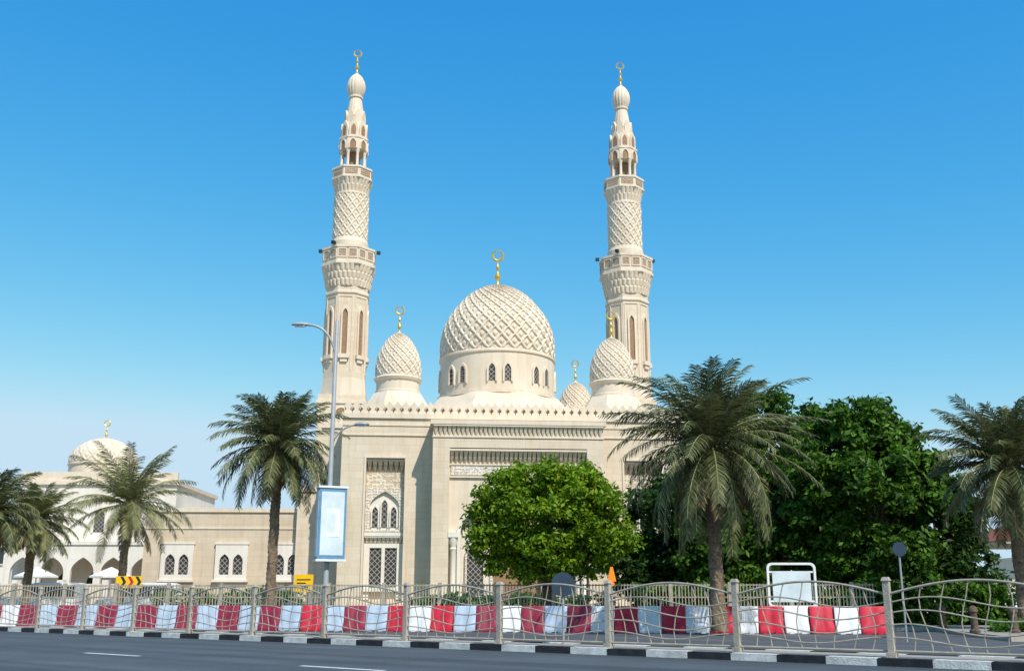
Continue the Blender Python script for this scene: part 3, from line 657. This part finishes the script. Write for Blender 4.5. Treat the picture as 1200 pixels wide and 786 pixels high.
mb=MB(); x,y=2.52,26.6; tube(mb,[(x,y,-.1),(x,y,1.45)],.025,'metal',6); prism(mb,[(x-.11,1.5),(x+.11,1.5),(x+.03,1.86),(x-.03,1.86)],y-.05,y+.05,'org'); disc(mb,x,y-.09,1.44,.06,'org',.18); mb.make('warning_beacon')
for i,(x,y) in enumerate(((15.0,34.5),(16.2,34.3),(17.4,34.1),(18.6,33.9),(16.0,39.5),(19.5,38))):
    mb=MB(); rev(mb,x,y,[(.17,0),(.17,.08),(.12,.12),(.11,.62),(.15,.66),(.15,.72),(.1,.82),(.03,.86)],16,'bark'); mb.make('bollard')
hedge('shrub_bed',16.2,19.5,35.2,36.2,.0,.35,'hedge',260,.08)
# ------------------------------------------------------------ parked vehicles
def car(x,y,rz,paint,van=False):
    e=empty('parked_car',(x,y,0),rz); b=MB()
    H=1.95 if van else 1.62
    prof=[(-2.3,.35),(-2.34,.75),(-2.25,.98),(-1.35,1.08)]+([(-1.15,1.1),(-.65,H-.08),(-.4,H),(1.9,H),(2.15,H-.08),(2.3,1.1)] if van else [(-1.2,1.1),(-.5,H-.06),(-.2,H),(1.3,H),(1.6,H-.07),(2.15,1.1)])+[(2.34,.95),(2.36,.4),(2.2,.3),(-2.2,.3)]
    n=len(prof)
    def wd(z): return .90 if z<1.12 else .90-.22*(z-1.1)/(H-1.1)
    vs=[];xs=(-1,-.93,.93,1)
    for s in xs:
        for px,pz in prof:
            k=1 if abs(s)<.99 else .985; vs.append((px*k,wd(pz)*s,pz if abs(s)<.99 else (pz-.03 if pz>.6 else pz+.03)))
    fs=[(i*n+j,i*n+(j+1)%n,(i+1)*n+(j+1)%n,(i+1)*n+j) for i in range(3) for j in range(n)]+[tuple(range(n)),tuple(3*n+j for j in range(n))]
    b.add(vs,fs,paint)
    for s in(-1,1):
        ws=[(-1.0,-.15),(-.08,.85),(.92,1.85)]
        for w0,w1 in ws:
            z0,z1=1.14,H-.14; y0=s*(wd(z0)+.004); y1=s*(wd(z1)+.004)
            lead=.42 if w0<-.9 else 0; tail=.3 if (w1>1.8 and not van) else 0
            b.add([(w0,y0,z0),(w1+(0),y0,z0),(w1-tail,y1,z1),(w0+lead,y1,z1)],[(0,1,2,3)],'glass')
    f=prof[4];g=prof[5]
    b.add([(f[0]-.012,-.78,f[1]+.03),(f[0]-.012,.78,f[1]+.03),(g[0]-.025,.66,g[1]-.05),(g[0]-.025,-.66,g[1]-.05)],[(0,1,2,3)],'glass')
    for s in(-1,1):
        box(b,-2.36,-2.26,s*.6-.16,s*.6+.16,.72,.88,'wmetal'); box(b,2.3,2.375,s*.68-.1,s*.68+.1,.75,1.0,'red'); box(b,-1.0,-.85,s*.98-.09,s*.98+.09,1.1,1.24,paint)
        for wx in(-1.45,1.42):
            mo=b.M; b.M=Matrix.Translation((wx,s*.82,.33))@Matrix.Rotation(pi/2,4,'X'); rev(b,0,0,[(.2,-.12),(.33,-.11),(.33,.11),(.2,.12)],20,'tyre'); rev(b,0,0,[(.19,-.125),(.19,.125)],12,'metal'); b.M=mo
    b.make('body',e,30); return e
car(-27.2,61.5,rad(8),'carwhite',True); car(-31.5,62.5,rad(188),'carwhite',True); car(-22.0,62.5,rad(5),'carwhite',True); car(-14.6,60.8,rad(4),'cargrey'); car(25.5,51,rad(3),'carwhite'); car(31,52,rad(183),'cargrey')
for i,(x,y) in enumerate(((-29.4,65),(-25.0,65.5))):
    mb=MB(); tube(mb,[(x,y,0),(x,y,2.6)],.04,'wmetal',6)
    rev(mb,x,y,[(1.35,2.3),(1.35,2.4),(.75,2.65),(.05,2.95)],32,'canvas',ns=8); mb.make('patio_umbrella')
# ------------------------------------------------------------ right side pavilion
mb=MB(); x0,x1,y0,y1=26.8,42,56,62
box(mb,x0-.5,x1,y0-.5,y1+.5,3.9,4.1,'plain')
mb.add([(x0-.6,y0-.6,4.1),(x1,y0-.6,4.1),(x1,y1+.6,4.1),(x0-.6,y1+.6,4.1),(x0+2,(y0+y1)/2,5.4),(x1-2,(y0+y1)/2,5.4)],[(0,1,5,4),(1,2,5),(2,3,4,5),(3,0,4)],'roofred')
for i in range(6):
    for y in(y0,y1): rev(mb,x0+.3+i*2.9,y,[(.25,0),(.25,.3),(.16,.4),(.16,3.5),(.28,3.7),(.28,3.9)],12,'white')
box(mb,x0,x1,y0,y0+.1,3.1,3.6,'roofred'); box(mb,x0+.3,x1,y0+.05,y0+.12,.2,1.0,'white')
mb.make('shade_pavilion')
def bld(x,y,w,d,h,nf,k='white'):
    mb=MB(); box(mb,x,x+w,y,y+d,0,h,k); box(mb,x-.15,x+w+.15,y-.15,y+d+.15,h,h+.25,'plain'); fh=h/nf
    for f in range(nf):
        m=int(w/3)
        for i in range(m):
            c=x+(i+.5)*w/m; z=f*fh+fh*.3; box(mb,c-.65,c+.65,y-.04,y-.01,z,z+fh*.45,'glass'); box(mb,c-.75,c+.75,y-.14,y,z-.12,z,'plain')
    mb.make('background_building')
bld(60,120,24,12,5.5,2,'plain'); bld(-64,100,20,12,6.5,2); bld(-90,110,18,12,8,2,'plain')
mb=MB(); box(mb,24,80,72,72.3,0,2.3,'plain')
for i in range(19): box(mb,24+i*3-.2,24+i*3+.2,71.85,72.45,0,2.5,'white')
mb.make('boundary_wall')
mb=MB(); box(mb,-75,-23.5,70,70.25,0,2.0,'plain')
for i in range(17): box(mb,-75+i*3-.2,-75+i*3+.2,69.85,70.4,0,2.25,'white')
mb.make('boundary_wall')
# ------------------------------------------------------------ light & world & camera
w=bpy.data.worlds.new('World'); S.world=w; w.use_nodes=True; nt=w.node_tree
bg=nt.nodes['Background']; sky=nt.nodes.new('ShaderNodeTexSky'); sky.sky_type='NISHITA'; sky.sun_disc=False
EL,AZ=49,150
sky.sun_elevation=rad(EL); sky.sun_rotation=rad(AZ); sky.air_density=1.0; sky.dust_density=.3; sky.ozone_density=2.0
ST=.13
sep=nt.nodes.new('ShaderNodeSeparateColor'); nt.links.new(sky.outputs[0],sep.inputs[0]); cmb=nt.nodes.new('ShaderNodeCombineColor')
for i,(g,ex,mx) in enumerate(((3.0,2.15,.56),(1.14,.86,.76),(.98,.30,.92))):
    a=N(nt,'ShaderNodeMath',operation='MULTIPLY'); a.inputs[1].default_value=ST; nt.links.new(sep.outputs[i],a.inputs[0])
    p=N(nt,'ShaderNodeMath',operation='POWER'); p.inputs[1].default_value=ex; nt.links.new(a.outputs[0],p.inputs[0])
    q=N(nt,'ShaderNodeMath',operation='MULTIPLY'); q.inputs[1].default_value=g; nt.links.new(p.outputs[0],q.inputs[0])
    c=N(nt,'ShaderNodeMath',operation='SMOOTH_MIN'); c.inputs[1].default_value=mx; c.inputs[2].default_value=.12; nt.links.new(q.outputs[0],c.inputs[0])
    z=N(nt,'ShaderNodeMath',operation='DIVIDE'); z.inputs[1].default_value=ST; nt.links.new(c.outputs[0],z.inputs[0]); nt.links.new(z.outputs[0],cmb.inputs[i])
nt.links.new(cmb.outputs[0],bg.inputs[0]); bg.inputs[1].default_value=ST
sl=bpy.data.lights.new('sun','SUN'); sl.energy=4.9; sl.angle=rad(.5); sl.color=(1,.945,.86)
so=bpy.data.objects.new('sun',sl); S.collection.objects.link(so)
tv=Vector((sin(rad(AZ))*cos(rad(EL)),cos(rad(AZ))*cos(rad(EL)),sin(rad(EL)))); so.rotation_euler=tv.to_track_quat('Z','Y').to_euler(); so.location=(30,-30,60)
cam=bpy.data.cameras.new('camera'); cam.lens=36; cam.sensor_width=36; cam.clip_end=6000; cam.clip_start=.1
co=bpy.data.objects.new('camera',cam); S.collection.objects.link(co); co.location=(0,0,1.1); co.rotation_euler=(rad(90+14.35),0,0); S.camera=co
